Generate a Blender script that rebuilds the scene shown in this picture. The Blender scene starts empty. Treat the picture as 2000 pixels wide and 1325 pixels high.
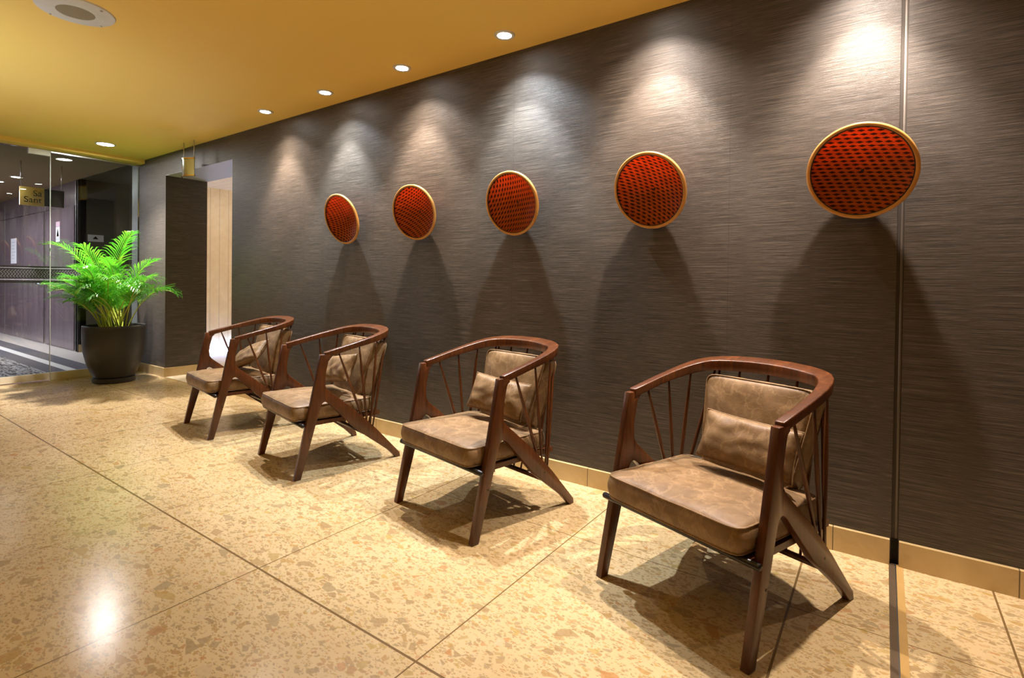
import bpy, bmesh, math, random
from mathutils import Vector, Matrix, noise
PI = math.pi
random.seed(7)
SC = bpy.context.scene
COL = SC.collection

# ------------------------------------------------------------------ camera
F_PX, YAW, PITCH, ROLL, PPY, DCAM, HCEIL = 1033.53, 0.6135, 0.0113, -0.0125, 563.36, 2.8246, 2.70
cy, sy, cp, sp = math.cos(YAW), math.sin(YAW), math.cos(PITCH), math.sin(PITCH)
fw = Vector((-sy*cp, cy*cp, -sp)); rt = Vector((cy, sy, 0)); up = rt.cross(fw)
r2 = rt*math.cos(ROLL) - up*math.sin(ROLL); u2 = rt*math.sin(ROLL) + up*math.cos(ROLL)
cam = bpy.data.cameras.new('camera'); cam_o = bpy.data.objects.new('camera', cam); COL.objects.link(cam_o)
cam.sensor_width = 36; cam.sensor_fit = 'HORIZONTAL'; cam.lens = F_PX/2000*36
cam.shift_y = -(1325/2 - PPY)/2000
cam.clip_start = 0.05
cam_o.matrix_world = Matrix(((r2.x, u2.x, -fw.x, 0), (r2.y, u2.y, -fw.y, -DCAM), (r2.z, u2.z, -fw.z, 1.2), (0, 0, 0, 1)))
SC.camera = cam_o

# ------------------------------------------------------------------ world, exposure, room light
W = bpy.data.worlds.new('world'); SC.world = W; W.use_nodes = True
W.node_tree.nodes['Background'].inputs[0].default_value = (1, .86, .66, 1)
W.node_tree.nodes['Background'].inputs[1].default_value = 0.0
SC.view_settings.view_transform = 'Standard'; SC.view_settings.look = 'None'
SC.view_settings.gamma = 1; SC.view_settings.use_curve_mapping = False
SC.view_settings.exposure = 0.0
SC.cycles.max_bounces = 10; SC.cycles.diffuse_bounces = 5; SC.cycles.glossy_bounces = 4
SC.cycles.transparent_max_bounces = 12; SC.cycles.use_denoising = True
SC.cycles.sample_clamp_indirect = 6; SC.cycles.caustics_reflective = False; SC.cycles.caustics_refractive = False

def spot(name, loc, target, power, size, col, blend=1.0, rad=.03, parent=None):
    l = bpy.data.lights.new(name, 'SPOT'); l.energy = power; l.spot_size = math.radians(size); l.spot_blend = blend
    l.color = col; l.shadow_soft_size = rad
    o = bpy.data.objects.new(name, l); COL.objects.link(o)
    o.location = loc; d = Vector(target) - Vector(loc)
    o.rotation_euler = d.to_track_quat('-Z', 'Y').to_euler()
    if parent: o.parent = parent
    return o
def area(name, loc, target, power, sx, sy_, col):
    l = bpy.data.lights.new(name, 'AREA'); l.energy = power; l.shape = 'RECTANGLE'; l.size = sx; l.size_y = sy_; l.color = col
    o = bpy.data.objects.new(name, l); COL.objects.link(o); o.location = loc
    o.rotation_euler = (Vector(target) - Vector(loc)).to_track_quat('-Z', 'Y').to_euler(); return o
WARM = (1, .80, .56)
# the rest of the room, behind the photographer: unseen area lights added as soft fill
area('room_fill', (-1.2, -5.2, 2.66), (-1.2, -5.2, 0), 7, 4.5, .9, (1, .80, .50))
area('room_fill', (2.9, -3.4, 2.66), (2.9, -3.4, 0), 4, .9, 2.5, (1, .80, .50))
area('room_fill', (-6.0, -4.6, 2.66), (-6.0, -4.6, 0), 12, 2.0, 1.2, (1, .84, .58))
# unseen spots added to brighten the ceiling
spot('ceiling_fill', (-4.9, -3.3, .9), (-5.2, -2.6, 2.7), 205, 112, (.72, .84, 1), 1.0, .1)
spot('ceiling_fill', (-1.0, -4.0, .9), (-1.2, -3.0, 2.7), 185, 112, (1, .86, .62), 1.0, .1)
# lobby behind the glass and lit passage behind the wall
area('lobby_light', (-12.2, -2.2, 2.7), (-12.2, -2.0, 0), 290, 5.0, 1.2, (.86, .84, 1))
area('passage_light', (-7.0, 2.3, 2.62), (-8.0, 2.0, 0), 60, 1.6, 1.0, (1, .82, .60))

# ------------------------------------------------------------------ node helpers
def mat(name):
    m = bpy.data.materials.new(name); m.use_nodes = True
    nt = m.node_tree; return m, nt, nt.nodes['Principled BSDF']
def N(nt, t, **kw):
    n = nt.nodes.new(t)
    for k, v in kw.items():
        if k.startswith('i_'): n.inputs[int(k[2:]) if k[2:].isdigit() else k[2:]].default_value = v
        else: setattr(n, k, v)
    return n
def L(nt, a, b): nt.links.new(a, b)
def math_(nt, op, a, b=None, c=None):
    n = nt.nodes.new('ShaderNodeMath'); n.operation = op
    for i, x in enumerate((a, b, c)):
        if x is None: continue
        if isinstance(x, (int, float)): n.inputs[i].default_value = x
        else: nt.links.new(x, n.inputs[i])
    return n.outputs[0]
def mixc(nt, fac, a, b, mode='MIX'):
    n = nt.nodes.new('ShaderNodeMix'); n.data_type = 'RGBA'; n.blend_type = mode
    for i, x in ((0, fac), (6, a), (7, b)):
        if isinstance(x, (int, float)): n.inputs[i].default_value = x
        elif isinstance(x, tuple): n.inputs[i].default_value = (*x, 1) if len(x) == 3 else x
        else: nt.links.new(x, n.inputs[i])
    return n.outputs[2]
def ramp(nt, fac, stops):
    n = nt.nodes.new('ShaderNodeValToRGB'); L(nt, fac, n.inputs[0]); e = n.color_ramp.elements
    while len(e) < len(stops): e.new(.5)
    for i, (p, c) in enumerate(stops): e[i].position = p; e[i].color = (*c, 1)
    return n.outputs[0]
def coords(nt, kind='Object', scale=(1, 1, 1), rot=(0, 0, 0), loc=(0, 0, 0)):
    t = N(nt, 'ShaderNodeTexCoord'); m = N(nt, 'ShaderNodeMapping')
    m.inputs[1].default_value = loc; m.inputs[2].default_value = rot; m.inputs[3].default_value = scale
    L(nt, t.outputs[kind], m.inputs[0]); return m.outputs[0]
def noise_(nt, vec, scale, detail=3, rough=.5, dist=0):
    n = N(nt, 'ShaderNodeTexNoise'); n.inputs['Scale'].default_value = scale; n.inputs['Detail'].default_value = detail
    n.inputs['Roughness'].default_value = rough; n.inputs['Distortion'].default_value = dist
    L(nt, vec, n.inputs['Vector']); return n
def bump(nt, b, h, strength, dist=.01):
    n = N(nt, 'ShaderNodeBump'); n.inputs['Strength'].default_value = strength; n.inputs['Distance'].default_value = dist
    L(nt, h, n.inputs['Height']); L(nt, n.outputs[0], b.inputs['Normal'])
def plain(name, col, rough=.5, metal=0, spec=.5):
    m, nt, b = mat(name); b.inputs['Base Color'].default_value = (*col, 1); b.inputs['Roughness'].default_value = rough
    b.inputs['Metallic'].default_value = metal; b.inputs['Specular IOR Level'].default_value = spec; 
    v = noise_(nt, coords(nt), 14, 4); c = mixc(nt, v.outputs[0], tuple(x*.88 for x in col), tuple(min(1, x*1.12) for x in col))
    L(nt, c, b.inputs['Base Color']); return m
def emit(name, col, s):
    m, nt, b = mat(name); b.inputs['Base Color'].default_value = (*col, 1)
    b.inputs['Emission Color'].default_value = (*col, 1); b.inputs['Emission Strength'].default_value = s; return m

# ------------------------------------------------------------------ materials
def make_terrazzo():
    m, nt, b = mat('terrazzo')
    v = coords(nt)
    nz = noise_(nt, v, 9, 2)
    warp = N(nt, 'ShaderNodeVectorMath', operation='SCALE'); L(nt, nz.outputs['Color'], warp.inputs[0]); warp.inputs['Scale'].default_value = .012
    vv = N(nt, 'ShaderNodeVectorMath', operation='ADD'); L(nt, v, vv.inputs[0]); L(nt, warp.outputs[0], vv.inputs[1])
    sep0 = N(nt, 'ShaderNodeSeparateXYZ'); L(nt, vv.outputs[0], sep0.inputs[0])
    def flat(rot, sx, sy_):
        mp = N(nt, 'ShaderNodeMapping'); mp.inputs[2].default_value = (0, 0, rot); mp.inputs[3].default_value = (sx, sy_, 0)
        L(nt, vv.outputs[0], mp.inputs[0]); return mp.outputs[0]
    base = ramp(nt, noise_(nt, v, 3.1, 5, .6).outputs[0], [(.3, (.50, .365, .185)), (.7, (.575, .435, .24))])
    col = base
    # (scale, stretch, rotation, density, edge, seed colours)
    for sc, stx, rot, dens, edge in ((150, .60, .4, .30, .15), (96, .55, 2.1, .26, .15), (64, .62, .9, .20, .13), (40, .62, 1.2, .16, .11), (21, .62, .2, .055, .09)):
        vec = flat(rot, sc*stx, sc)
        c = N(nt, 'ShaderNodeTexVoronoi', voronoi_dimensions='2D', feature='F1'); c.inputs['Scale'].default_value = 1; L(nt, vec, c.inputs['Vector'])
        e = N(nt, 'ShaderNodeTexVoronoi', voronoi_dimensions='2D', feature='DISTANCE_TO_EDGE'); e.inputs['Scale'].default_value = 1; L(nt, vec, e.inputs['Vector'])
        s = N(nt, 'ShaderNodeSeparateColor'); L(nt, c.outputs['Color'], s.inputs[0])
        on = math_(nt, 'LESS_THAN', s.outputs[0], dens)
        ed = N(nt, 'ShaderNodeMapRange'); L(nt, e.outputs['Distance'], ed.inputs[0]); ed.inputs[1].default_value = edge; ed.inputs[2].default_value = edge + .03
        fac = math_(nt, 'MULTIPLY', on, ed.outputs[0])
        chip = ramp(nt, s.outputs[1], [(0, (.24, .15, .065)), (.2, (.33, .22, .10)), (.4, (.42, .235, .065)), (.5, (.44, .30, .065)), (.62, (.36, .27, .14)), (.8, (.27, .20, .11)), (.92, (.46, .17, .035)), (1, (.62, .52, .34))])
        nt.nodes[-1].color_ramp.interpolation = 'CONSTANT' if False else 'LINEAR'
        g = noise_(nt, vec, 2.5, 3)
        chip = mixc(nt, .35, chip, mixc(nt, g.outputs[0], (.22, .15, .07), (.46, .34, .17)))
        fac = math_(nt, 'MULTIPLY', fac, .76)
        col = mixc(nt, fac, col, chip)
    # slab joints
    sep = N(nt, 'ShaderNodeSeparateXYZ'); L(nt, v, sep.inputs[0])
    def line(axis, p, w):
        d = math_(nt, 'ABSOLUTE', math_(nt, 'SUBTRACT', sep.outputs[axis], p)); return math_(nt, 'LESS_THAN', d, w/2)
    j = line(1, -1.638, .009)
    for p in (-.6097, -2.67, -3.70): j = math_(nt, 'MAXIMUM', j, line(1, p, .004))
    xs = [-.274 - .915*k for k in range(9)]
    for p in xs: j = math_(nt, 'MAXIMUM', j, line(0, p, .008 if abs(p+.274) < .1 else .0022 if abs(p+3.019) < .1 else .0055))
    for p in (.3706, 1.285, 2.2, 3.1): j = math_(nt, 'MAXIMUM', j, line(0, p, .007))
    col = mixc(nt, j, col, (.16, .095, .035))
    L(nt, col, b.inputs['Base Color'])
    r = N(nt, 'ShaderNodeMapRange'); L(nt, noise_(nt, v, 2.2, 4).outputs[0], r.inputs[0]); r.inputs[3].default_value = .15; r.inputs[4].default_value = .25
    L(nt, r.outputs[0], b.inputs['Roughness'])
    b.inputs['Specular IOR Level'].default_value = .55
    bump(nt, b, j, -.25, .002)
    return m
def make_grasscloth():
    m, nt, b = mat('grasscloth')
    v = coords(nt)
    a = noise_(nt, coords(nt, scale=(3.5, 3.5, 430)), 1.0, 3, .7)
    a2 = noise_(nt, coords(nt, scale=(14, 14, 1000)), 1.0, 2, .6)
    s = math_(nt, 'ADD', math_(nt, 'MULTIPLY', a.outputs[0], .65), math_(nt, 'MULTIPLY', a2.outputs[0], .35))
    c = ramp(nt, s, [(.38, (.013, .0095, .006)), (.5, (.054, .042, .031)), (.62, (.15, .12, .092))])
    cloud = noise_(nt, v, .7, 2); c = mixc(nt, math_(nt, 'MULTIPLY', cloud.outputs[0], .35), c, (.055, .045, .037))
    sep = N(nt, 'ShaderNodeSeparateXYZ'); L(nt, v, sep.inputs[0])
    j = None
    for p in (-.651, -1.99, -2.67, -3.35, -4.35, 1.40, 2.7):
        d = math_(nt, 'LESS_THAN', math_(nt, 'ABSOLUTE', math_(nt, 'SUBTRACT', sep.outputs[0], p)), .0015)
        j = d if j is None else math_(nt, 'MAXIMUM', j, d)
    c = mixc(nt, math_(nt, 'MULTIPLY', j, .5), c, (.03, .022, .018))
    L(nt, c, b.inputs['Base Color']); b.inputs['Roughness'].default_value = .46; b.inputs['Specular IOR Level'].default_value = .45
    bump(nt, b, s, .5, .003)
    return m
def make_wood():
    m, nt, b = mat('walnut_wood')
    a = noise_(nt, coords(nt, scale=(26, 3.2, 3.2)), 1.2, 5, .6, .4)
    a2 = noise_(nt, coords(nt, scale=(60, 60, 5)), 1.0, 3, .6)
    s = math_(nt, 'ADD', math_(nt, 'MULTIPLY', a.outputs[0], .5), math_(nt, 'MULTIPLY', a2.outputs[0], .5))
    c = ramp(nt, s, [(.3, (.030, .0090, .0028)), (.55, (.090, .027, .0065)), (.75, (.18, .056, .0125))])
    L(nt, c, b.inputs['Base Color']); b.inputs['Roughness'].default_value = .30; b.inputs['Specular IOR Level'].default_value = .5
    bump(nt, b, s, .06, .002); return m
def make_leather():
    m, nt, b = mat('tan_leather')
    v = coords(nt)
    a = noise_(nt, v, 7, 6, .62, .6); a2 = noise_(nt, v, 24, 5, .6, .3)
    vor = N(nt, 'ShaderNodeTexVoronoi', feature='DISTANCE_TO_EDGE'); vor.inputs['Scale'].default_value = 8
    wv = N(nt, 'ShaderNodeVectorMath', operation='ADD'); L(nt, v, wv.inputs[0])
    sc = N(nt, 'ShaderNodeVectorMath', operation='SCALE'); L(nt, a.outputs['Color'], sc.inputs[0]); sc.inputs['Scale'].default_value = .25
    L(nt, sc.outputs[0], wv.inputs[1]); L(nt, wv.outputs[0], vor.inputs['Vector'])
    cr = N(nt, 'ShaderNodeMapRange'); L(nt, vor.outputs['Distance'], cr.inputs[0]); cr.inputs[1].default_value = 0; cr.inputs[2].default_value = .06; cr.inputs[3].default_value = 1; cr.inputs[4].default_value = 0
    s = math_(nt, 'ADD', math_(nt, 'MULTIPLY', a.outputs[0], .6), math_(nt, 'MULTIPLY', a2.outputs[0], .4))
    c = ramp(nt, s, [(.3, (.118, .066, .027)), (.5, (.185, .110, .048)), (.72, (.29, .182, .09))])
    c = mixc(nt, math_(nt, 'MULTIPLY', cr.outputs[0], .22), c, (.52, .34, .17))
    L(nt, c, b.inputs['Base Color']); b.inputs['Roughness'].default_value = .52; b.inputs['Specular IOR Level'].default_value = .4
    fine = noise_(nt, v, 160, 3, .6)
    h = math_(nt, 'ADD', math_(nt, 'MULTIPLY', a2.outputs[0], .6), math_(nt, 'MULTIPLY', fine.outputs[0], .15))
    bump(nt, b, h, .35, .006); return m
def make_weave():
    m = bpy.data.materials.new('red_weave'); m.use_nodes = True; nt = m.node_tree; nt.nodes.clear()
    out = N(nt, 'ShaderNodeOutputMaterial')
    v = coords(nt); sep = N(nt, 'ShaderNodeSeparateXYZ'); L(nt, v, sep.inputs[0])
    row = math_(nt, 'MULTIPLY', sep.outputs[2], 62); ri = math_(nt, 'FLOOR', row); rf = math_(nt, 'FRACT', row)
    cx_ = math_(nt, 'ADD', math_(nt, 'MULTIPLY', sep.outputs[0], 29), math_(nt, 'MULTIPLY', ri, .30)); cf = math_(nt, 'FRACT', cx_)
    d1 = math_(nt, 'ABSOLUTE', math_(nt, 'SUBTRACT', cf, .5)); d2 = math_(nt, 'ABSOLUTE', math_(nt, 'SUBTRACT', rf, .5))
    shaded_slit = math_(nt, 'LESS_THAN', math_(nt, 'ADD', math_(nt, 'MULTIPLY', d1, .85), math_(nt, 'MULTIPLY', d2, 1.25)), .40)
    strand = noise_(nt, coords(nt, scale=(12, 12, 500)), 1, 2)
    red = ramp(nt, strand.outputs[0], [(.3, (.46, .080, .010)), (.7, (.80, .20, .026))])
    col = mixc(nt, math_(nt, 'MULTIPLY', shaded_slit, .93), red, (.018, .008, .004))  # slits are gaps; the shadow behind them is painted as dark colour
    p = N(nt, 'ShaderNodeBsdfPrincipled'); L(nt, col, p.inputs['Base Color']); p.inputs['Roughness'].default_value = .45; p.inputs['Specular IOR Level'].default_value = .25
    t = N(nt, 'ShaderNodeBsdfTranslucent'); L(nt, mixc(nt, 1, col, (1, .62, .42), 'MULTIPLY'), t.inputs[0])
    bp = N(nt, 'ShaderNodeBump'); bp.inputs['Strength'].default_value = .6; bp.inputs['Distance'].default_value = .003
    L(nt, math_(nt, 'SUBTRACT', 1, shaded_slit), bp.inputs['Height']); L(nt, bp.outputs[0], p.inputs['Normal'])
    mx = N(nt, 'ShaderNodeMixShader'); mx.inputs[0].default_value = .42; L(nt, p.outputs[0], mx.inputs[1]); L(nt, t.outputs[0], mx.inputs[2])
    L(nt, mx.outputs[0], out.inputs[0]); return m
def make_glass():
    m = bpy.data.materials.new('clear_glass'); m.use_nodes = True; nt = m.node_tree; nt.nodes.clear()
    out = N(nt, 'ShaderNodeOutputMaterial'); tr = N(nt, 'ShaderNodeBsdfTransparent'); tr.inputs[0].default_value = (.90, .93, .90, 1)
    gl = N(nt, 'ShaderNodeBsdfGlossy'); gl.inputs[1].default_value = .0; gl.inputs[0].default_value = (1, 1, 1, 1)
    fr = N(nt, 'ShaderNodeFresnel'); fr.inputs[0].default_value = 1.5
    mx = N(nt, 'ShaderNodeMixShader'); L(nt, math_(nt, 'MULTIPLY', fr.outputs[0], 1.0), mx.inputs[0]); L(nt, tr.outputs[0], mx.inputs[1]); L(nt, gl.outputs[0], mx.inputs[2])
    L(nt, mx.outputs[0], out.inputs[0]); return m
def make_leaf():
    m = bpy.data.materials.new('palm_leaf'); m.use_nodes = True; nt = m.node_tree; nt.nodes.clear()
    out = N(nt, 'ShaderNodeOutputMaterial'); c = ramp(nt, noise_(nt, coords(nt), 9, 3).outputs[0], [(.3, (.03, .20, .008)), (.55, (.075, .31, .014)), (.75, (.21, .40, .025))])
    p = N(nt, 'ShaderNodeBsdfPrincipled'); L(nt, c, p.inputs['Base Color']); p.inputs['Roughness'].default_value = .35
    t = N(nt, 'ShaderNodeBsdfTranslucent'); L(nt, c, t.inputs[0])
    mx = N(nt, 'ShaderNodeMixShader'); mx.inputs[0].default_value = .4; L(nt, p.outputs[0], mx.inputs[1]); L(nt, t.outputs[0], mx.inputs[2]); L(nt, mx.outputs[0], out.inputs[0]); return m
def make_ceiling():
    m, nt, b = mat('ceiling_paint')
    c = ramp(nt, noise_(nt, coords(nt), .55, 2).outputs[0], [(.35, (.83, .56, .13)), (.65, (.84, .585, .16))])
    L(nt, c, b.inputs['Base Color']); b.inputs['Roughness'].default_value = .75; b.inputs['Specular IOR Level'].default_value = .15; return m
def make_stone(name, c1, c2, axis=0, spacing=.62, off=.444, vert=None):
    m, nt, b = mat(name); v = coords(nt)
    c = ramp(nt, noise_(nt, v, 6, 6, .6, .5).outputs[0], [(.3, c1), (.7, c2)])
    sep = N(nt, 'ShaderNodeSeparateXYZ'); L(nt, v, sep.inputs[0])
    if spacing:
        f = math_(nt, 'FRACT', math_(nt, 'DIVIDE', math_(nt, 'SUBTRACT', sep.outputs[axis], off), spacing))
        j = math_(nt, 'LESS_THAN', f, .004/spacing); c = mixc(nt, j, c, tuple(x*.25 for x in c1))
    L(nt, c, b.inputs['Base Color']); b.inputs['Roughness'].default_value = .35; return m
def make_chevron():
    m, nt, b = mat('chevron_band'); v = coords(nt); sep = N(nt, 'ShaderNodeSeparateXYZ'); L(nt, v, sep.inputs[0])
    z = math_(nt, 'PINGPONG', math_(nt, 'SUBTRACT', sep.outputs[2], 1.18), .022)
    f = math_(nt, 'FRACT', math_(nt, 'MULTIPLY', math_(nt, 'ADD', sep.outputs[1], z), 1/.026))
    l = math_(nt, 'LESS_THAN', f, .28)
    inner = math_(nt, 'MULTIPLY', math_(nt, 'GREATER_THAN', sep.outputs[2], 1.187), math_(nt, 'LESS_THAN', sep.outputs[2], 1.272))
    c = mixc(nt, math_(nt, 'MULTIPLY', l, inner), (.006, .006, .006), (.13, .12, .125))
    L(nt, c, b.inputs['Base Color']); b.inputs['Roughness'].default_value = .5; return m
def make_carpet():
    m, nt, b = mat('carpet'); v = coords(nt); sep = N(nt, 'ShaderNodeSeparateXYZ'); L(nt, v, sep.inputs[0]); y = sep.outputs[1]
    w = noise_(nt, coords(nt, scale=(5, 38, 1), rot=(0, 0, .35)), 1, 3, .6, 1.0)
    pat = ramp(nt, w.outputs[0], [(.46, (.035, .032, .035)), (.52, (.36, .34, .33))])
    c = mixc(nt, math_(nt, 'GREATER_THAN', y, -.78), pat, (.085, .080, .092))
    cream = math_(nt, 'MULTIPLY', math_(nt, 'GREATER_THAN', y, -.59), math_(nt, 'LESS_THAN', y, -.485))
    c = mixc(nt, cream, c, (.62, .60, .56)); L(nt, c, b.inputs['Base Color']); b.inputs['Roughness'].default_value = .9; return m
def make_panel():
    m, nt, b = mat('plum_panel'); c = ramp(nt, noise_(nt, coords(nt, scale=(3, 3, .6)), 2, 4).outputs[0], [(.3, (.13, .092, .105)), (.7, (.18, .135, .15))])
    L(nt, c, b.inputs['Base Color']); b.inputs['Roughness'].default_value = .22; return m
TERR = make_terrazzo(); GRASS = make_grasscloth(); WOOD = make_wood(); LEATH = make_leather(); WEAVE = make_weave(); GLASS = make_glass()
LEAF = make_leaf(); CEIL = make_ceiling(); CHEV = make_chevron(); CARPET = make_carpet(); PANEL = make_panel()
SKIRT = make_stone('skirting_stone', (.46, .32, .14), (.56, .42, .21))
CREAMW = make_stone('cream_wall_stone', (.66, .52, .34), (.74, .62, .44), 1, .148, 1.452)
CREAMW2 = make_stone('sill_stone', (.72, .66, .50), (.80, .74, .58), 1, 0, 0)
CREAMF = make_stone('passage_floor_stone', (.60, .50, .34), (.70, .60, .42), 0, .6, 0)
LOBF = make_stone('lobby_floor_stone', (.55, .50, .45), (.62, .57, .52), 0, 0, 0)
SOFF = plain('soffit_paint', (.36, .34, .38), .5); DARKW = plain('olive_dark_wall', (.10, .095, .06), .4)
LOBC = plain('lobby_ceiling_paint', (.22, .17, .11), .8); FAR = plain('far_wall_paint', (.42, .30, .17), .8)
CANE = plain('cane_rim', (.62, .30, .075), .35); BLACK = plain('black_lacquer', (.012, .010, .010), .35)
POT = plain('charcoal_pot', (.020, .018, .015), .42); SOIL = plain('soil', (.03, .018, .01), .95)
STEM = plain('palm_stem', (.36, .42, .05), .4); BRASS = plain('brass', (.80, .56, .20), .16, 1); STEEL = plain('brushed_steel', (.62, .62, .60), .3, 1)
CHROME = plain('polished_metal', (.62, .68, .72), .14, 1)
JAMB = plain('pale_jamb', (.52, .56, .50), .45); WHITE = plain('white_enamel', (.62, .60, .54), .45); GRILLE = plain('speaker_mesh', (.26, .21, .12), .6)
PAPER = plain('notice_paper', (.78, .77, .82), .6); INK = plain('ink', (.02, .02, .02), .6); YEL = plain('hazard_yellow', (.75, .42, .02), .5); PINK = plain('sticker_pink', (.62, .42, .52), .5)
GREYL = plain('grey_print', (.35, .36, .40), .5)
METAL = plain('joint_metal', (.20, .14, .085), .35, .6); TANSTRIP = plain('tan_strip', (.42, .26, .09), .3); CAULK = plain('caulk', (.10, .083, .068), .5); GAPD = plain('joint_gap', (.008, .006, .004), .8)
LENS = emit('lamp_lens', (1, .97, .92), 60)
LENSB = emit('downlight_lens', (1, .98, .93), 420); SEAT = plain('black_webbing', (.010, .009, .009), .5)

# ------------------------------------------------------------------ mesh helpers
def obj(name, bm, m, parent=None, smooth=False):
    bmesh.ops.recalc_face_normals(bm, faces=bm.faces)
    me = bpy.data.meshes.new(name); bm.to_mesh(me); bm.free(); me.materials.append(m)
    if smooth:
        me.polygons.foreach_set('use_smooth', [True]*len(me.polygons))
        if smooth == 'angle': me.set_sharp_from_angle(angle=math.radians(38))
    o = bpy.data.objects.new(name, me); COL.objects.link(o)
    if parent: o.parent = parent
    return o
def B(): return bmesh.new()
def box(bm, x0, x1, y0, y1, z0, z1):
    vs = [bm.verts.new((x, y, z)) for z in (z0, z1) for x, y in ((x0, y0), (x1, y0), (x1, y1), (x0, y1))]
    for f in ((3, 2, 1, 0), (4, 5, 6, 7), (0, 1, 5, 4), (1, 2, 6, 5), (2, 3, 7, 6), (3, 0, 4, 7)): bm.faces.new([vs[i] for i in f])
    return bm
def quad(bm, *p): bm.faces.new([bm.verts.new(q) for q in p]); return bm
def tube(bm, pts, rad, seg=10, cap=True):
    pts = [Vector(p) for p in pts]; n = len(pts)
    if isinstance(rad, (int, float)): rad = [rad]*n
    rings = []; ref = None
    for i, p in enumerate(pts):
        t = (pts[min(i+1, n-1)] - pts[max(i-1, 0)]).normalized()
        if ref is None: ref = Vector((0, 0, 1)) if abs(t.z) < .9 else Vector((1, 0, 0))
        a = t.cross(ref).normalized(); b_ = a.cross(t).normalized(); ref = b_
        rings.append([bm.verts.new(p + rad[i]*(math.cos(k/seg*2*PI)*a + math.sin(k/seg*2*PI)*b_)) for k in range(seg)])
    for i in range(n-1):
        for k in range(seg): bm.faces.new((rings[i][k], rings[i][(k+1) % seg], rings[i+1][(k+1) % seg], rings[i+1][k]))
    if cap: bm.faces.new(rings[0][::-1]); bm.faces.new(rings[-1])
    return bm
def loop_tube(bm, pts, r, seg=6):
    pts = [Vector(p) for p in pts]; n = len(pts); rings = []
    for i, p in enumerate(pts):
        t = (pts[(i+1) % n] - pts[i-1]).normalized(); a = t.cross(Vector((0, 0, 1))).normalized(); b_ = a.cross(t)
        rings.append([bm.verts.new(p + r*(math.cos(k/seg*2*PI)*a + math.sin(k/seg*2*PI)*b_)) for k in range(seg)])
    for i in range(n):
        for k in range(seg): bm.faces.new((rings[i][k], rings[i][(k+1) % seg], rings[(i+1) % n][(k+1) % seg], rings[(i+1) % n][k]))
    return bm
def lathe(bm, prof, seg=48, axis='z', c=(0, 0, 0)):
    rings = []
    for r, h in prof:
        if r < 1e-6:
            p = (0, 0, h); rings.append([bm.verts.new(p)])
        else: rings.append([bm.verts.new((r*math.cos(k/seg*2*PI), r*math.sin(k/seg*2*PI), h)) for k in range(seg)])
    for a, b_ in zip(rings, rings[1:]):
        for k in range(seg):
            k2 = (k+1) % seg
            q = [a[k % len(a)], a[k2 % len(a)], b_[k2 % len(b_)], b_[k % len(b_)]]
            q2 = []
            for x in q:
                if x not in q2: q2.append(x)
            if len(q2) > 2: bm.faces.new(q2)
    if axis == 'y':  # z -> y
        for v in bm.verts: v.co = Vector((v.co.x, v.co.z, -v.co.y))
    for v in bm.verts: v.co += Vector(c)
    return bm
def bevel(bm, w, seg=2, ang=35, skip=None):
    es = [e for e in bm.edges if len(e.link_faces) == 2 and e.calc_face_angle(0) > math.radians(ang) and not (skip and skip(e))]
    bmesh.ops.bevel(bm, geom=es, offset=w, segments=seg, profile=.5, affect='EDGES', clamp_overlap=True); return bm
def empty(name, loc=(0, 0, 0), rz=0):
    o = bpy.data.objects.new(name, None); COL.objects.link(o); o.location = loc; o.rotation_euler = (0, 0, rz); o.empty_display_size = .1; return o
def tag(o, label, cat, group=None):
    o['label'] = label; o['category'] = cat
    if group: o['group'] = group
    return o
def S(o): o['kind'] = 'structure'; return o
def children(o): return [c for c in bpy.data.objects if c.parent == o]
def copy_tree(o, parent=None):
    c = o.copy(); COL.objects.link(c); c.parent = parent
    for ch in children(o): copy_tree(ch, c)
    return c
def lab(o, l): o['label'] = l; return o

# ------------------------------------------------------------------ setting
XG = -7.9; XR = 3.6; YB = -6.2; H = HCEIL
NX0, NX1, NZ, ND = -7.13, -5.56, 2.44, .48
S(obj('floor', box(B(), XG-.06, XR, YB, 0, -.12, 0), TERR))
S(obj('floor_lobby', box(B(), -17.2, XG-.06, YB, .79, -.12, -.002), LOBF))
S(obj('floor_passage', box(B(), -9.2, -3.4, .0, 4.2, -.2, -.001), CREAMF))
S(obj('ceiling', box(B(), XG+.16, XR, YB, 0, H, H+.15), CEIL))
S(obj('ceiling_lobby', box(B(), -17.2, XG+.02, YB, .09, 2.75, 2.87), LOBC))
S(obj('ceiling_passage', box(B(), -9.2, -3.4, ND, 4.2, 2.70, 2.82), CREAMW))
bm = B(); box(bm, XG-.02, NX0, 0, ND, 0, 2.85); box(bm, NX0, NX1, 0, ND, NZ+.004, 2.85); box(bm, NX1, .040, 0, ND, 0, 2.85); box(bm, .066, XR, 0, ND, 0, 2.85)
S(obj('wall_back', bm, GRASS))
S(obj('trim_1', box(B(), NX0, NX1, .002, ND, NZ, NZ+.006), SOFF))
S(obj('trim_2', box(B(), .040, .066, .002, .1, .112, H), plain('joint_filler', (.035, .026, .018), .8)))
S(obj('trim_3', tube(B(), [(.058, .006, .112), (.0585, .005, .9), (.0575, .006, 1.7), (.058, .005, H)], .006, 8), CAULK, smooth=True))
S(obj('trim_4', box(B(), .040, .066, .012, .1, 0, .112), GAPD))
S(obj('wall_right', box(B(), XR, XR+.12, YB, ND, 0, 2.85), FAR))
S(obj('wall_front', box(B(), -17.2, XR, YB-.12, YB, 0, 2.87), FAR))
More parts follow.
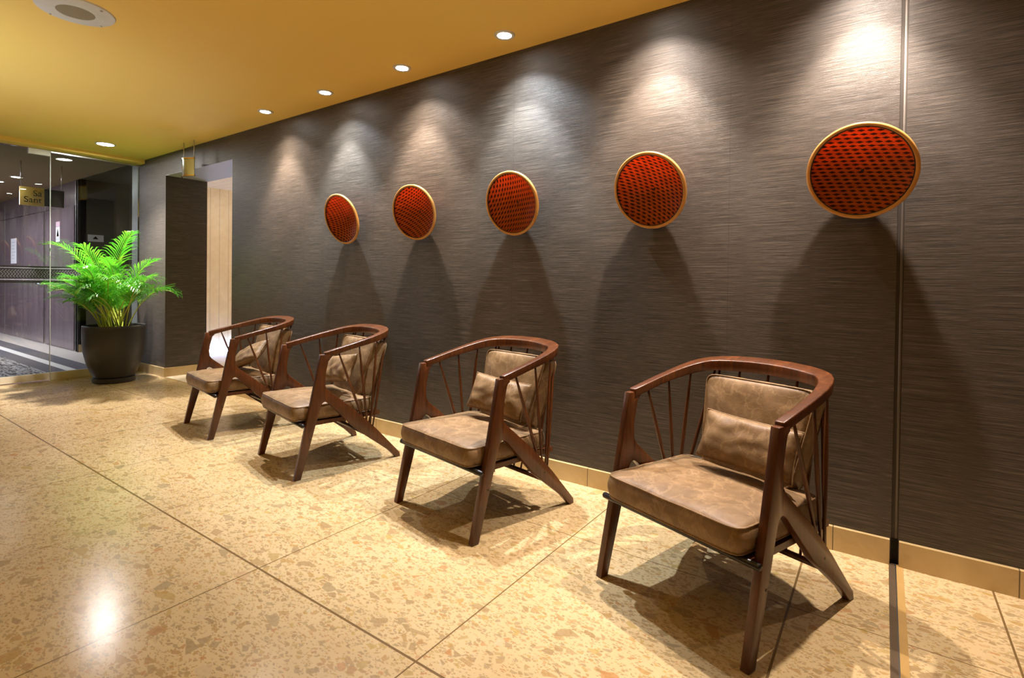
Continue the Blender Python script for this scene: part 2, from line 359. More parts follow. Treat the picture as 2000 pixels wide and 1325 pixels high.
# passage
bm = B(); box(bm, -9.3, -9.12, .82, 4.2, 0, 2.82); S(obj('wall_passage_left', bm, CREAMW))
S(obj('wall_passage_end', box(B(), -9.3, -3.4, 4.2, 4.3, 0, 2.82), CREAMW))
S(obj('wall_passage_right', box(B(), -3.4, -3.3, ND, 4.3, 0, 2.82), CREAMW))
bm = B(); box(bm, -9.3, -8.05, .80, .82, 0, 2.82); box(bm, -8.05, -8.0, ND, .82, 0, 2.82); S(obj('wall_passage_near', bm, CREAMW))
S(obj('trim_17', box(B(), -9.115, -9.085, .9, 4.18, 0, .02), emit('cove_strip', (.36, .54, 1), 210)))
# baseboards
S(obj('baseboard_back', box(B(), NX1, .036, -.020, 0, 0, .107), SKIRT)); S(obj('baseboard_right', box(B(), .069, XR, -.020, 0, 0, .107), SKIRT))
bm = B(); box(bm, XG, NX0+.02, -.020, 0, 0, .107); box(bm, NX0, NX0+.02, 0, ND, 0, .107); S(obj('baseboard_left', bm, SKIRT))
# expansion joint across the floor
S(obj('trim_5', box(B(), .034, .040, YB, -.001, -.01, .003), METAL)); S(obj('trim_6', box(B(), .040, .056, YB, -.001, -.01, .0015), METAL)); S(obj('trim_7', box(B(), .056, .060, YB, -.001, -.01, .003), STEEL))
S(obj('trim_8', box(B(), .060, .084, YB, -.001, -.01, .0012), TANSTRIP))
# glass partition
S(obj('trim_9', box(B(), XG+.02, XG+.16, YB, 0, 2.655, 2.86), CEIL))
S(obj('trim_10', box(B(), XG-.02, XG+.02, -.895, 0, 2.63, 2.70), STEEL)); S(obj('trim_11', box(B(), XG-.02, XG+.02, YB, -.895, 2.655, 2.87), CEIL)); S(obj('trim_12', box(B(), XG-.02, XG+.02, -.895, 0, 2.70, 2.87), CEIL))
w = S(obj('window_1', box(B(), XG-.006, XG+.006, -.893, -.012, .085, 2.64), GLASS))
obj('sill', box(B(), XG-.02, XG+.02, -.893, -.012, 0, .086), CREAMW2, w)
obj('edge_seal', box(B(), XG-.007, XG+.007, -.899, -.893, .086, 2.64), JAMB, w)
d = S(obj('door_1', box(B(), XG-.006, XG+.006, -1.93, -.899, .085, 2.645), GLASS))
obj('door_rail', box(B(), XG-.02, XG+.02, -1.93, -.899, .012, .086), CREAMW2, d)
obj('patch_fitting', box(B(), XG-.022, XG+.022, -1.09, -.899, 2.585, 2.652), WHITE, d)
d = S(obj('window_2', box(B(), XG-.006, XG+.006, -6.15, -1.94, .085, 2.645), GLASS)); obj('sill', box(B(), XG-.02, XG+.02, -6.15, -1.94, 0, .086), SKIRT, d)
S(obj('trim_13', box(B(), XG-.20, XG-.021, -.012, .05, 0, 2.70), JAMB))
def band(name, y0, y1, label):
    r = empty(name, (0, 0, 0)); bm = box(B(), XG+.0065, XG+.0085, y0, y1, 1.176, 1.284)
    obj('zigzag_strip', bm, CHEV, r)
    for z0, z1 in ((1.297, 1.316), (1.293, 1.297), (1.126, 1.150), (1.160, 1.166)):
        k = z1 - z0 > .01
        s = obj('edge_line', box(B(), XG+.0065, XG+.0085, y0, y1, z0, z1), BLACK if k else GREYL, r)
        if not k: lab(s, 'thin pale grey line')
    return tag(r, label, 'glass decal')
band('glass_decal', -1.928, -.901, 'black zigzag band across the glass door at left edge, left of the joint')
band('glass_decal', -.891, -.09, 'black zigzag band on the fixed glass pane, running behind the palm')
# lobby
YP = .09
S(obj('wall_lobby', box(B(), -17.2, -10.5, YP, YP+.1, 0, 2.87), PANEL))
S(obj('wall_recess', box(B(), -10.62, -10.5, YP, .80, 0, 2.87), DARKW))
S(obj('wall_recess_back', box(B(), -10.5, -8.0, .775, .799, 0, 2.87), DARKW)); S(obj('ceiling_recess', box(B(), -10.5, -8.0, YP, .78, 2.76, 2.87), DARKW))
S(obj('wall_lobby_end', box(B(), -17.3, -17.2, YB, 1.2, 0, 2.87), PANEL))
S(obj('baseboard_recess', box(B(), -10.5, -10.48, YP, .775, 0, .12), SKIRT))
seams = []
bm = B()
for x in (-16.3, -14.92, -13.55, -12.20, -10.62): box(bm, x-.012, x+.012, YP-.006, YP, 0, 2.74)
S(obj('trim_14', bm, STEEL)); S(obj('trim_15', box(B(), -17.2, -10.5, YP-.004, YP, 2.352, 2.366), BLACK))
S(obj('trim_16', box(B(), -10.52, -10.494, YP-.012, YP+.02, 0, 2.74), BLACK))
d = S(obj('door_2', box(B(), -12.12, -10.66, YP-.014, YP-.001, .02, 2.35), PANEL))
for x in (-12.06,): lab(obj('door_handle', tube(B(), [(x, YP-.014, 1.07), (x, YP-.07, 1.07), (x+.14, YP-.07, 1.07)], .012, 8), CHROME, d, True), 'chrome lever handle')
d = S(obj('door_3', box(B(), -13.51, -12.25, YP-.014, YP-.001, .02, 2.35), PANEL))
lab(obj('door_handle', tube(B(), [(-12.31, YP-.014, 1.07), (-12.31, YP-.07, 1.07), (-12.45, YP-.07, 1.07)], .012, 8), CHROME, d, True), 'chrome lever handle')
tag(obj('carpet', box(B(), -17.1, -8.45, -4.5, -.27, -.002, .008), CARPET), 'grey carpet with cream and charcoal border stripes in the lobby behind the glass', 'carpet')
r = empty('paper_notice', (-14.22, YP-.004, 1.45)); obj('sheet', box(B(), -.20, .20, -.003, .001, 0, .50), PAPER, r)
bm = B()
for k in range(6): box(bm, -.13, .13-.05*(k % 3), -.0045, -.0032, .42-.065*k, .428-.065*k)
obj('printed_line', bm, GREYL, r); tag(r, 'tall white paper notice taped to the plum panel at the far left', 'notice')
r = empty('warning_sticker', (-11.45, YP-.016, 1.79)); obj('sheet', box(B(), -.10, .10, -.003, 0, 0, .25), PAPER, r)
lab(obj('header', box(B(), -.10, .10, -.003, 0, .255, .34), PINK, r), 'pink header')
bm = B(); quad(bm, (-.055, -.0045, .08), (.055, -.0045, .08), (0, -.0045, .21)) if False else bm.faces.new([bm.verts.new(p) for p in ((-.06, -.0045, .09), (.06, -.0045, .09), (0, -.0045, .225))])
bmesh.ops.solidify(bm, geom=bm.faces[:], thickness=.001)
lab(obj('warning_triangle', bm, YEL, r), 'yellow triangle')
bm = B(); [box(bm, -.08, .08, -.0045, -.0032, z, z+.012) for z in (.055, .03)]; obj('printed_line', bm, GREYL, r)
tag(r, 'white sticker with yellow warning triangle on the plum door behind the glass', 'sticker')
r = empty('wall_plaque', (-10.499, .30, 1.775)); obj('plate', box(B(), 0, .006, -.09, .12, 0, .11), PAPER, r)
bm = B(); bm.faces.new([bm.verts.new(p) for p in ((.0065, -.03, .04), (.0065, .05, .04), (.0065, .01, .09))]); bmesh.ops.solidify(bm, geom=bm.faces[:], thickness=.001); obj('arrow_mark', bm, INK, r)
tag(r, 'small pale plaque with dark arrow on the olive wall behind the palm', 'sign')
# signs hung from the ceiling
def curved_plate(bm, x0, x1, yc, bulge, z0, z1, t=.006, n=16):
    for i in range(n):
        q = []
        for k in (i, i+1):
            s = k/n; x = x0+(x1-x0)*s; y = yc - bulge*math.sin(PI*s); q.append((x, y))
        (xa, ya), (xb, yb) = q
        vs = [bm.verts.new(p) for p in ((xa, ya, z0), (xb, yb, z0), (xb, yb, z1), (xa, ya, z1), (xa, ya+t, z0), (xb, yb+t, z0), (xb, yb+t, z1), (xa, ya+t, z1))]
        for f in ((0, 1, 2, 3), (7, 6, 5, 4), (3, 2, 6, 7), (1, 0, 4, 5)): bm.faces.new([vs[j] for j in f])
        if i == 0: bm.faces.new([vs[j] for j in (0, 3, 7, 4)])
        if i == n-1: bm.faces.new([vs[j] for j in (1, 5, 6, 2)])
    bmesh.ops.remove_doubles(bm, verts=bm.verts, dist=1e-5); return bm
r = empty('hanging_sign', (-6.265, -.12, 2.31))
obj('plate', curved_plate(B(), -.135, .135, 0, .055, 0, .195), CHROME, r, 'angle')
for z in (0, .185): lab(obj('edge_band', curved_plate(B(), -.138, .138, -.002, .058, z, z+.014, .012), BRASS, r, 'angle'), 'yellow brass band')
for x in (-.12, .12): obj('hanging_rod', tube(B(), [(x, .004, .19), (x, .004, H-2.31)], .0045, 8), STEEL, r, True)
tag(r, 'curved polished metal sign on two rods above the passage opening', 'sign')
r = empty('hanging_sign', (-9.5, -.59, 2.16))
lab(obj('plate', box(B(), -.01, .01, -.235, .02, 0, .25), BRASS, r), 'brass half'); lab(obj('plate', box(B(), -.01, .01, .02, .235, .01, .245), BLACK, r), 'brass half with its dark reflection painted in')  # black plate stands in for brass where its reflection turns dark
def text(body, size, loc, rot, m, parent, name='lettering', ext=.0012):
    cu = bpy.data.curves.new(name, 'FONT'); cu.body = body; cu.size = size; cu.extrude = ext
    t = bpy.data.objects.new(name, cu); COL.objects.link(t)
    dg = bpy.context.evaluated_depsgraph_get(); me = bpy.data.meshes.new_from_object(t.evaluated_get(dg)); bpy.data.objects.remove(t)
    me.materials.append(m); o = bpy.data.objects.new(name, me); COL.objects.link(o); o.location = loc; o.rotation_euler = rot; o.parent = parent; return o
text('Sa', .11, (.0115, -.10, .135), (PI/2, 0, PI/2), INK, r); text('Sant', .11, (.0115, -.195, .045), (PI/2, 0, PI/2), INK, r)
for y in (-.22, .21): obj('hanging_rod', tube(B(), [(0, y, .25), (0, y, .59)], .006, 8), STEEL, r, True)
tag(r, 'rectangular hanging sign with dark lettering on brass, seen through the glass', 'sign')

# ------------------------------------------------------------------ ceiling lights and speaker
def downlight(x, y, power, size, col, label, r=.042, z=H, grp='small recessed spotlights along the wall', tgt=None, lens=None, rad=.022):
    o = empty('downlight', (x, y, z))
    bm = lathe(B(), [(r, -.001), (r+.002, -.006), (r+.018, -.007), (r+.022, -.001), (r+.022, .004), (r, .004), (r, -.001)], 32); obj('trim_ring', bm, WHITE, o, 'angle')
    obj('lens', lathe(B(), [(0, -.003), (r, -.003), (r, .003), (0, .003)], 32), LENSB if lens else LENS, o)
    if power:
        t = tgt or (0, 0, -2.7)
        spot('lamp', (0, 0, -.012), t, power, size, col, 1.0 if lens else .6, rad, o)
        if not lens and z == H: spot('lamp', (0, 0, -.012), t, power*.46, 120, col, 1.0, rad, o)
    tag(o, label, 'ceiling light', grp); return o
PK = (1, .86, .76); BL = (.80, .90, 1)
SP = [(-4.55, PK, 'recessed spotlight nearest the passage opening, above the farthest chair'), (-3.68, BL, 'bluish recessed spotlight above the leftmost woven tray, second from the passage'),
      (-2.80, PK, 'recessed spotlight in the middle of the visible wall row, third from the passage'), (-1.91, BL, 'brightest starry recessed spotlight, nearest the camera in view'),
      (-1.03, PK, 'recessed spotlight cut by the top edge of the photo, above the fourth tray'), (-.09, PK, 'recessed spotlight out of frame above the nearest tray')]
for x, c, l in SP: downlight(x, -.225, 212, 75, c, l)
downlight(.95, -.225, 26, 75, PK, 'unseen spotlight added for its light, out of frame at the right end of the wall')  # extra spot added past the visible row to light the wall end
downlight(-7.2, -.585, 880, 100, (1, .93, .92), 'wide round downlight shining on the potted palm beside the glass', .075, lens=True, grp=None, rad=.05)
for i, (x, y) in enumerate(((-11.12, -.27), (-11.9, -.33), (-12.7, -.36))):
    downlight(x, y-.25, 45, 120, (.88, .86, 1), ('lobby downlight seen through the glass, right of the hanging sign rod', 'lobby downlight seen through the glass, middle one behind the sign', 'lobby downlight seen through the glass, at the left photo edge')[i], .06, 2.75, 'downlights in the lobby ceiling')
r = empty('ceiling_speaker', (-3.75, -1.80, H))
obj('baffle', lathe(B(), [(.088, -.012), (.15, -.012), (.178, -.006), (.182, 0), (.088, 0), (.088, -.012)], 64), WHITE, r, 'angle')
bm = lathe(B(), [(0, -.014), (.05, -.0135), (.088, -.011), (.088, 0), (0, 0)], 64); obj('grille', bm, GRILLE, r, 'angle')
for k in range(4):
    a = k*PI/2+.5; bm = lathe(B(), [(0, -.016), (.005, -.0155), (.006, -.011), (0, -.011)], 12, c=(.160*math.cos(a), .160*math.sin(a), 0)); lab(obj('screw', bm, STEEL, r, True), 'steel screw')
tag(r, 'round off-white ceiling speaker with tan grille, top left', 'speaker')

# ------------------------------------------------------------------ armchair
T = .031; UO = .335
def prism(pts, u0, u1):
    bm = B(); a = [bm.verts.new((u0, v, z)) for v, z in pts]; b_ = [bm.verts.new((u1, v, z)) for v, z in pts]
    bm.faces.new(a); bm.faces.new(b_[::-1]); n = len(pts)
    for i in range(n): bm.faces.new((a[i], b_[i], b_[(i+1) % n], a[(i+1) % n]))
    bmesh.ops.recalc_face_normals(bm, faces=bm.faces); return bm
def bez(p0, p1, p2, n=6): return [((1-t)**2*p0[0]+2*t*(1-t)*p1[0]+t*t*p2[0], (1-t)**2*p0[1]+2*t*(1-t)*p1[1]+t*t*p2[1]) for t in [i/n for i in range(n+1)]]
FRONT = [(-.018, 0), (.022, 0), (.092, .25), (.132, .395)] + bez((.138, .415), (.150, .452), (.170, .448), 5) + [(.170, .545)] + bez((.168, .580), (.168, .60), (.172, .63), 3) + [(.186, .690)] + bez((.188, .700), (.192, .715), (.206, .7185), 4) + [(.206, .7415), (.137, .7415), (.122, .66), (.082, .46)]
REAR = [(.170, .545), (.170, .448)] + bez((.172, .447), (.192, .438), (.215, .410), 4) + [(.38, .238), (.60, .068), (.668, 0), (.700, 0), (.694, .030), (.518, .222), (.378, .360), (.255, .462)] + bez((.225, .487), (.180, .520), (.170, .545), 4)[:-1]
skip = lambda e: all(abs(v.co.y-.170) < 1e-4 for v in e.verts)
def hoop_path():
    P = [(.335, .165), (.3345, .25), (.333, .34), (.330, .42), (.325, .48), (.315, .54), (.298, .59), (.270, .632), (.225, .662), (.165, .684), (.085, .699), (0, .704)]
    return P + [(-u, v) for u, v in P[-2::-1]]
def zt(v): return .715 + .235*v
def make_hoop():
    P = hoop_path(); n = len(P); bm = B(); rings = []
    for i, (u, v) in enumerate(P):
        a = Vector(P[max(i-1, 0)]); b_ = Vector(P[min(i+1, n-1)]); t = (b_-a).normalized(); nn = Vector((-t.y, t.x))
        s = min(1, max(0, (v-.35)/.33)); wd = .036 + .030*s**1.3
        hh = .036 + .012*s
        if i in (0, n-1): nn = Vector((-1, 0)) if i == 0 else Vector((1, 0)); wd = .034
        o = Vector((u, v)); inn = o + nn*wd*(1 if True else -1)
        zo, zi = zt(o.y), zt(inn.y)
        oo = o + nn*.004*s
        rings.append([bm.verts.new(p) for p in ((o.x, o.y, zo), (inn.x, inn.y, zi), (inn.x, inn.y, zi-hh), (oo.x, oo.y, zo-hh))])
    for a, b_ in zip(rings, rings[1:]):
        for k in range(4): bm.faces.new((a[k], a[(k+1) % 4], b_[(k+1) % 4], b_[k]))
    bm.faces.new(rings[0]); bm.faces.new(rings[-1][::-1])
    bmesh.ops.recalc_face_normals(bm, faces=bm.faces)
    es = [e for e in bm.edges if e.calc_face_angle(0) > math.radians(50)]
    bmesh.ops.bevel(bm, geom=es, offset=.005, segments=3, profile=.5, affect='EDGES', clamp_overlap=True)
    return bm
def spindle(p0, p1, r0=.0048, rm=.0085, n=10):
    p0, p1 = Vector(p0), Vector(p1)
    return tube(B(), [p0.lerp(p1, i/n) for i in range(n+1)], [r0+(rm-r0)*math.sin(PI*min(1, max(0, i/n))) for i in range(n+1)], 10)
def cushion_bm(hw, hd, th, crown, n=22, k=9, sd=0, wr=.005, bulge=.010, side=5, taper=0, belly=.4):
    """box cushion: plan half sizes hw, hd; thickness th; returns bmesh in local x,y,z (z up, base at 0)"""
    bm = B(); g = {}
    def plan(x, y):
        m_ = max(abs(x), abs(y)); s = (abs(x)**k+abs(y)**k)**(1/k)
        f = m_/s if s > 1e-9 else 0
        return x*f*hw, y*f*hd
    def wrk(p, a):
        q = p*7+Vector((sd*3.7, sd, 0)); f = noise.noise(q)*a + noise.noise(p*17+Vector((0, sd, 2)))*a*.45
        return f
    def topz(x, y):
        e = (1-abs(x)**3.2)*(1-abs(y)**3.2); return crown*e**.8
    def grid(sgn):
        V = []
        for i in range(n+1):
            row = []
            for j in range(n+1):
                x, y = -1+2*i/n, -1+2*j/n; px, py = plan(x, y)
                c_ = topz(x, y); z = th+c_ if sgn > 0 else -c_*belly
                z += wrk(Vector((px, py, sgn)), wr)*(1 if sgn > 0 else .4)*min(1, 3*(1-max(abs(x), abs(y))+.12))
                row.append(bm.verts.new((px, py, z)))
            V.append(row)
        for i in range(n):
            for j in range(n):
                q = (V[i][j], V[i+1][j], V[i+1][j+1], V[i][j+1]); bm.faces.new(q if sgn > 0 else q[::-1])
        per = [V[i][0] for i in range(n)] + [V[n][j] for j in range(n)] + [V[i][n] for i in range(n, 0, -1)] + [V[0][j] for j in range(n, 0, -1)]
        return per
    pt, pb = grid(1), grid(-1); m_ = len(pt); layers = [pt]
    for s in range(1, side):
        t = s/side; row = []
        for i in range(m_):
            p = pt[i].co.lerp(pb[i].co, t); d_ = Vector((p.x/hw, p.y/hd, 0)); d_ = d_.normalized()
            wv = noise.noise(Vector((p.x*26, p.y*26, p.z*5+sd)))*.0035
            p = p + d_*(bulge*math.sin(PI*t)+wv*math.sin(PI*t)); row.append(bm.verts.new(p))
        layers.append(row)
    layers.append(pb)
    for a, b_ in zip(layers, layers[1:]):
        for i in range(m_): bm.faces.new((a[i], b_[i], b_[(i+1) % m_], a[(i+1) % m_]))
    seams = [[v.co.copy() for v in pt], [v.co.copy() for v in pb]]
    if taper:
        def tp(co):
            f = 1 - taper*(hd-co.y)/(2*hd); co.x *= f
        for v in bm.verts: tp(v.co)
        for s in seams:
            for c_ in s: tp(c_)
    return bm, seams
def cushion(name, M, parent, **kw):
    bm, seams = cushion_bm(**kw)
    for v in bm.verts: v.co = M @ v.co
    o = obj(name, bm, LEATH, parent, True)
    for s in seams:
        pb = loop_tube(B(), s, .0034, 6)
        for v in pb.verts: v.co = M @ v.co
        obj('piping', pb, LEATH, o, True)
    return o
def make_chair(sd):
    t = empty('armchair')
    for sgn in (-1, 1):
        u0, u1 = (UO-T, UO) if sgn > 0 else (-UO, -UO+T)
        obj('leg', bevel(prism(FRONT, u0, u1), .004, 2, 35, skip), WOOD, t, 'angle')
        obj('leg', bevel(prism(REAR, u0, u1), .004, 2, 35, skip), WOOD, t, 'angle')
    obj('arm_rail', make_hoop(), WOOD, t, 'angle')
    for sgn in (-1, 1):
        for (v0, v1, z1) in ((.262, .425, .300), (.400, .455, .275), (.535, .480, .250)):
            obj('spindle', spindle((sgn*(.315 if v0 < .5 else .297), v0, zt(v0)-.036), (sgn*.321, v1, z1)), WOOD, t, True)
        obj('spindle', spindle((sgn*.235, .635, zt(.635)-.044), (sgn*.316, .500, .235)), WOOD, t, True)
    for k in range(-4, 5):
        top = (k*.064, .668 - .004*abs(k), zt(.66)-.045) if k % 2 == 0 else (k*.057, .545, .322)
        if abs(k) == 4: top = (k*.054, .640, zt(.64)-.042)
        obj('spindle', spindle((k*.056, .507, .165), top, .0048, .0075), WOOD, t, True)
    obj('stretcher', tube(B(), [(-.310, .507, .165), (.310, .507, .165)], .0125, 12), WOOD, t, True)
    f = obj('seat_frame', tube(B(), [(-.342, .030, .322), (-.336, .030, .322), (.336, .030, .322), (.342, .030, .322)], [.008, .0125, .0125, .008], 12), BLACK, t, True)
    for u in (-.292, .292): obj('side_rail', bevel(box(B(), u-.011, u+.011, .03, .556, .306, .330), .003), WOOD, t, 'angle')
    obj('rear_rail', bevel(box(B(), -.285, .285, .530, .556, .306, .330), .003), WOOD, t, 'angle')
    obj('seat_webbing', bevel(box(B(), -.281, .281, .035, .50, .322, .334), .003), SEAT, t, 'angle')
    Ms = Matrix.Translation((0, .250, .341)) @ Matrix.Rotation(math.radians(-1.0), 4, 'X')
    cushion('seat_cushion', Ms, t, hw=.291, hd=.262, th=.083, crown=.030, sd=sd, wr=.006, k=15)
    th_ = math.radians(90-15)
    # back cushion: local y is height, z is thickness towards the sitter
    Mb = Matrix.Translation((.018, .568, .595)) @ Matrix.Rotation(th_, 4, 'X') @ Matrix.Translation((0, 0, -.02))
    cushion('back_cushion', Mb, t, hw=.240, hd=.193, th=.092, crown=.022, sd=sd+5, wr=.006, k=12, taper=.20, bulge=.008)
    for u, v, z in ((UO+.0005, .075, .235), (UO+.0005, .46, .225)):
        lab(obj('screw_plug', tube(B(), [(u-.003, v, z), (u+.0008, v, z)], .0045, 8), BLACK, t), 'dark screw plug')
    return t
def make_pillow(sd, hw=.20, hd=.098, th=.050):
    n = 26; bm = B(); rows = {}
    for sgn in (1, -1):
        V = []
        for i in range(n+1):
            row = []
            for j in range(n+1):
                x, y = -1+2*i/n, -1+2*j/n
                e = max(0, (1-abs(x)**2.6)*(1-abs(y)**2.6))**.5
                fx = 1-.055*(1-abs(x)**1.5)*0 - .05*(1-y*y)*abs(x)**4; fy = 1-.06*(1-x*x)*abs(y)**4
                z = sgn*th*e + noise.noise(Vector((x*2.3+sd, y*1.6, sgn)))*.012*e + noise.noise(Vector((x*4+sd, y*3, sgn*2)))*.004*e
                if sgn < 0 and (i in (0, n) or j in (0, n)): row.append(rows[(i, j)])
                else:
                    v = bm.verts.new((x*hw*fx, y*hd*fy, z)); row.append(v)
                    if sgn > 0: rows[(i, j)] = v
            V.append(row)
        for i in range(n):
            for j in range(n):
                q = (V[i][j], V[i+1][j], V[i+1][j+1], V[i][j+1]); bm.faces.new(q if sgn > 0 else q[::-1])
    per = [rows[(i, 0)].co.copy() for i in range(n)] + [rows[(n, j)].co.copy() for j in range(n)] + [rows[(i, n)].co.copy() for i in range(n, 0, -1)] + [rows[(0, j)].co.copy() for j in range(n, 0, -1)]
    o = obj('pillow', bm, LEATH, None, True); obj('piping', loop_tube(B(), per, .003, 6), LEATH, o, True); return o
CH = [((-.32, -1.064), -20, 'brown leather armchair nearest the camera at right, in front of the expansion joint'),
      ((-1.505, -.957), -11, 'brown leather armchair second from the right, under the fourth woven tray'),
      ((-2.842, -.988), -12, 'brown leather armchair second from the left, its small pillow tilted'),
      ((-4.073, -.904), -9.5, 'brown leather armchair farthest away, beside the passage opening')]
# pillow poses in chair space: location, tilt (deg about X), spin about own normal, slide, yaw
PL = [((.072, .385, .580), 68, -1, 0, 'small leather pillow propped upright in the nearest armchair'),
      ((.045, .392, .582), 68, -3, 6, 'small leather pillow leaning in the second armchair from the right'),
      ((.082, .372, .602), 64, 10, -6, 'small leather pillow standing askew in the second armchair from the left'),
      ((.078, .352, .575), 50, 26, -4, 'small leather pillow slumped diagonally in the farthest armchair')]
proto = make_chair(1)
for i, (p, a, l) in enumerate(CH):
    c = proto if i == 0 else copy_tree(proto)
    ar = math.radians(a); xa = Vector((math.cos(ar), math.sin(ar), 0))
    o = Vector((p[0], p[1], 0)) - xa*(UO-.005); c.location = o; c.rotation_euler = (0, 0, ar)
    tag(c, l, 'armchair', 'leather armchairs lined up along the dark wall')
    loc, tilt, spin, yw, pl = PL[i]
    pw = make_pillow(i*3.1+1)
    pw.matrix_world = Matrix.Translation(o) @ Matrix.Rotation(ar, 4, 'Z') @ Matrix.Translation(loc) @ Matrix.Rotation(math.radians(yw), 4, 'Z') @ Matrix.Rotation(math.radians(tilt), 4, 'X') @ Matrix.Rotation(math.radians(spin), 4, 'Z')
    tag(pw, pl, 'pillow', 'small leather pillows on the armchairs')

# ------------------------------------------------------------------ woven trays on the wall
HT = [(-3.630, 25, 17, -1, 1.025, 'leftmost woven red tray on the wall, seen most from the side'), (-2.800, -22, 14.5, 3, 1.0, 'second woven red tray from the left, above the second chair'), (-1.933, 118, 13, -2, 1.005, 'middle one of the five woven red trays'),
      (-1.036, 30, 18, -6.5, 1.02, 'woven red tray with finely tilted mesh, fourth from the left'), (-.094, 7, 13, -5, 1.015, 'largest-looking woven red tray at right, beside the wall joint')]
def make_tray():
    t = empty('woven_tray')
    prof = [(0, .082), (.03, .077), (.08, .066), (.125, .048), (.160, .026), (.178, .010), (.187, -.002)]
    bm = lathe(B(), prof + [(.189, .000), (.180, .013), (.162, .029), (.127, .051), (.081, .069), (.03, .080), (0, .085)], 96, 'y')
    obj('woven_mesh', bm, WEAVE, t, True)
    bm = lathe(B(), [(.188, -.008), (.192, -.011), (.200, -.010), (.204, -.002), (.203, .010), (.197, .013), (.191, .010), (.189, 0), (.188, -.008)], 96, 'y')
    obj('cane_rim', bm, CANE, t, True)
    bm = lathe(B(), [(.184, -.006), (.187, -.0085), (.189, -.004), (.186, -.001), (.184, -.006)], 96, 'y'); lab(obj('binding', bm, BLACK, t, True), 'thin dark binding line')
    obj('hanging_peg', tube(B(), [(0, .080, 0), (0, .100, .0)], .006, 8), BLACK, t, True)
    return t
pt = make_tray()
for i, (x, rot, ti, tj, k, l) in enumerate(HT):
    c = pt if i == 0 else copy_tree(pt)
    rd = math.radians
    c.matrix_world = Matrix.Translation((x, -.098, 1.697)) @ Matrix.Rotation(rd(tj), 4, 'Z') @ Matrix.Rotation(rd(ti), 4, 'X') @ Matrix.Diagonal((k, .86, k*.985, 1)) @ Matrix.Rotation(rd(rot), 4, 'Y')
    tag(c, l, 'woven tray', 'five woven red trays hung along the wall')

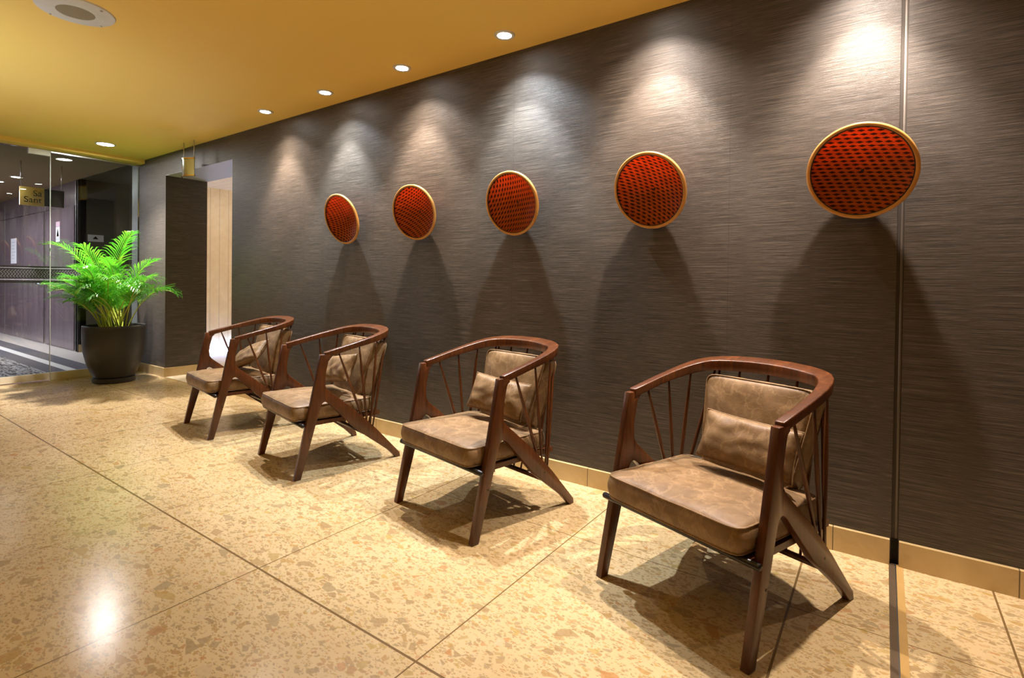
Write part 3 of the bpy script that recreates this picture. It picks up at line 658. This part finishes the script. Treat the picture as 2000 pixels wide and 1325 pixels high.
# ------------------------------------------------------------------ potted palm
PX, PY = -7.26, -.475
pp = empty('potted_palm', (PX, PY, 0))
sc_ = obj('saucer', lathe(B(), [(0, 0), (.195, 0), (.205, .01), (.207, .055), (.195, .058), (.19, .03), (0, .03)], 64), POT, pp, 'angle')
obj('pot', lathe(B(), [(0, .032), (.175, .032), (.185, .05), (.225, .13), (.262, .24), (.286, .35), (.296, .44), (.299, .52), (.299, .60), (.298, .645), (.293, .652), (.286, .645), (.286, .60), (.270, .55), (0, .55)], 72), POT, pp, 'angle')
obj('soil', lathe(B(), [(0, .575), (.15, .57), (.274, .555), (.274, .552), (0, .552)], 48), SOIL, pp, True)
def frond(base, az, el0, length, droop, seed, wid=.20):
    rnd = random.Random(seed); n = 22
    pts = []; p = Vector(base); el = el0; ds = length/n
    for i in range(n+1):
        pts.append(p.copy()); s = i/n
        d_ = Vector((math.cos(el)*math.cos(az), math.cos(el)*math.sin(az), math.sin(el))); p = p + d_*ds
        el -= droop*ds*(.35+1.6*s*s*1.4)
    def clampw(q):
        w_ = Vector((q.x+PX, q.y+PY, q.z))
        if w_.y > -.03: q = Vector((q.x, -.03-PY-.25*(w_.y+.03)*0 - .01*rnd.random(), q.z))
        if w_.x < XG+.03: q = Vector((XG+.03-PX, q.y, q.z))
        return q
    bm = B(); pts = [clampw(q) for q in pts]
    tube(bm, pts, [.0075*(1-.85*i/n)+.0008 for i in range(n+1)], 6)
    st = obj('frond', bm, STEM, pp, True)
    lb = B(); nl = 26
    for k in range(nl):
        s = .40 + .60*(k+.5)/nl; f = s*n; i = min(int(f), n-1); q = pts[i].lerp(pts[i+1], f-i)
        t = (pts[min(i+1, n)]-pts[i]).normalized(); sidev = t.cross(Vector((0, 0, 1)))
        if sidev.length < .05: sidev = Vector((1, 0, 0))
        sidev.normalize(); upv = sidev.cross(t).normalized()
        e = math.sin(PI*min(1, .12+.90*(s-.40)/.60))**.6
        ll = wid*(.35+.75*e)*(.9+.25*rnd.random())
        for sg in (-1, 1):
            d_ = (t*(.75+.5*s) + sidev*sg*(.95-.45*s) + upv*(.34+.15*rnd.random())).normalized()
            d2 = (d_ + Vector((0, 0, -.30-.35*rnd.random()))).normalized(); d3 = (d2 + Vector((0, 0, -.55))).normalized()
            wv = d_.cross(upv).normalized()*(.0052+.0015*rnd.random())
            a = q; b1 = q + d_*ll*.4; c1 = b1 + d2*ll*.35; e1 = c1 + d3*ll*.25
            P = [clampw(x) for x in (a-wv*.35, a+wv*.35, b1+wv, b1-wv, c1+wv*.8, c1-wv*.8, e1)]
            v = [lb.verts.new(x) for x in P]
            lb.faces.new((v[0], v[1], v[2], v[3])); lb.faces.new((v[3], v[2], v[4], v[5])); lb.faces.new((v[5], v[4], v[6]))
    lf = obj('leaflets', lb, LEAF, st, False); return st
rv = math.atan2(sy, cy)   # the photo's rightward direction on the floor
fr = [(rv+PI, 1.50, 1.36, 1.25), (rv+PI+.3, 1.35, 1.02, 1.5), (rv+PI-.35, 1.32, .96, 1.7), (rv-.55, 1.50, 1.36, .95), (rv-.9, 1.18, 1.12, 1.4), (rv-.45, 1.12, 1.12, 1.7), (rv-1.2, 1.28, 1.05, 1.3), (rv+PI+.6, 1.05, .92, 1.9), (rv+PI-.7, 1.08, .92, 1.9)]
for i in range(25):
    az = random.uniform(0, 2*PI)
    if math.sin(az) > .55: az = -az
    fr.append((az, random.uniform(1.02, 1.48), random.uniform(.62, 1.08), random.uniform(1.2, 2.3)))
for i in range(7): fr.append((rv+PI*.5+random.uniform(-1.9, 1.9)+PI, random.uniform(1.38, 1.52), random.uniform(.98, 1.16), random.uniform(.9, 1.3)))
for i, (az, el, ln, dr) in enumerate(fr):
    side_ = -math.cos(az-rv)
    if i > 0 and side_ > .3: ln = min(ln, .92 - .22*side_)
    if side_ < -.6 and i != 3: ln = min(ln, .98)
    b0 = (random.uniform(-.09, .09)+.03*math.cos(az), random.uniform(-.08, .08)+.03*math.sin(az), .565)
    frond(b0, az, el, ln, dr, i, .19+.06*random.random())
tag(pp, 'bright green potted palm in a round charcoal pot in the glass corner', 'potted plant')
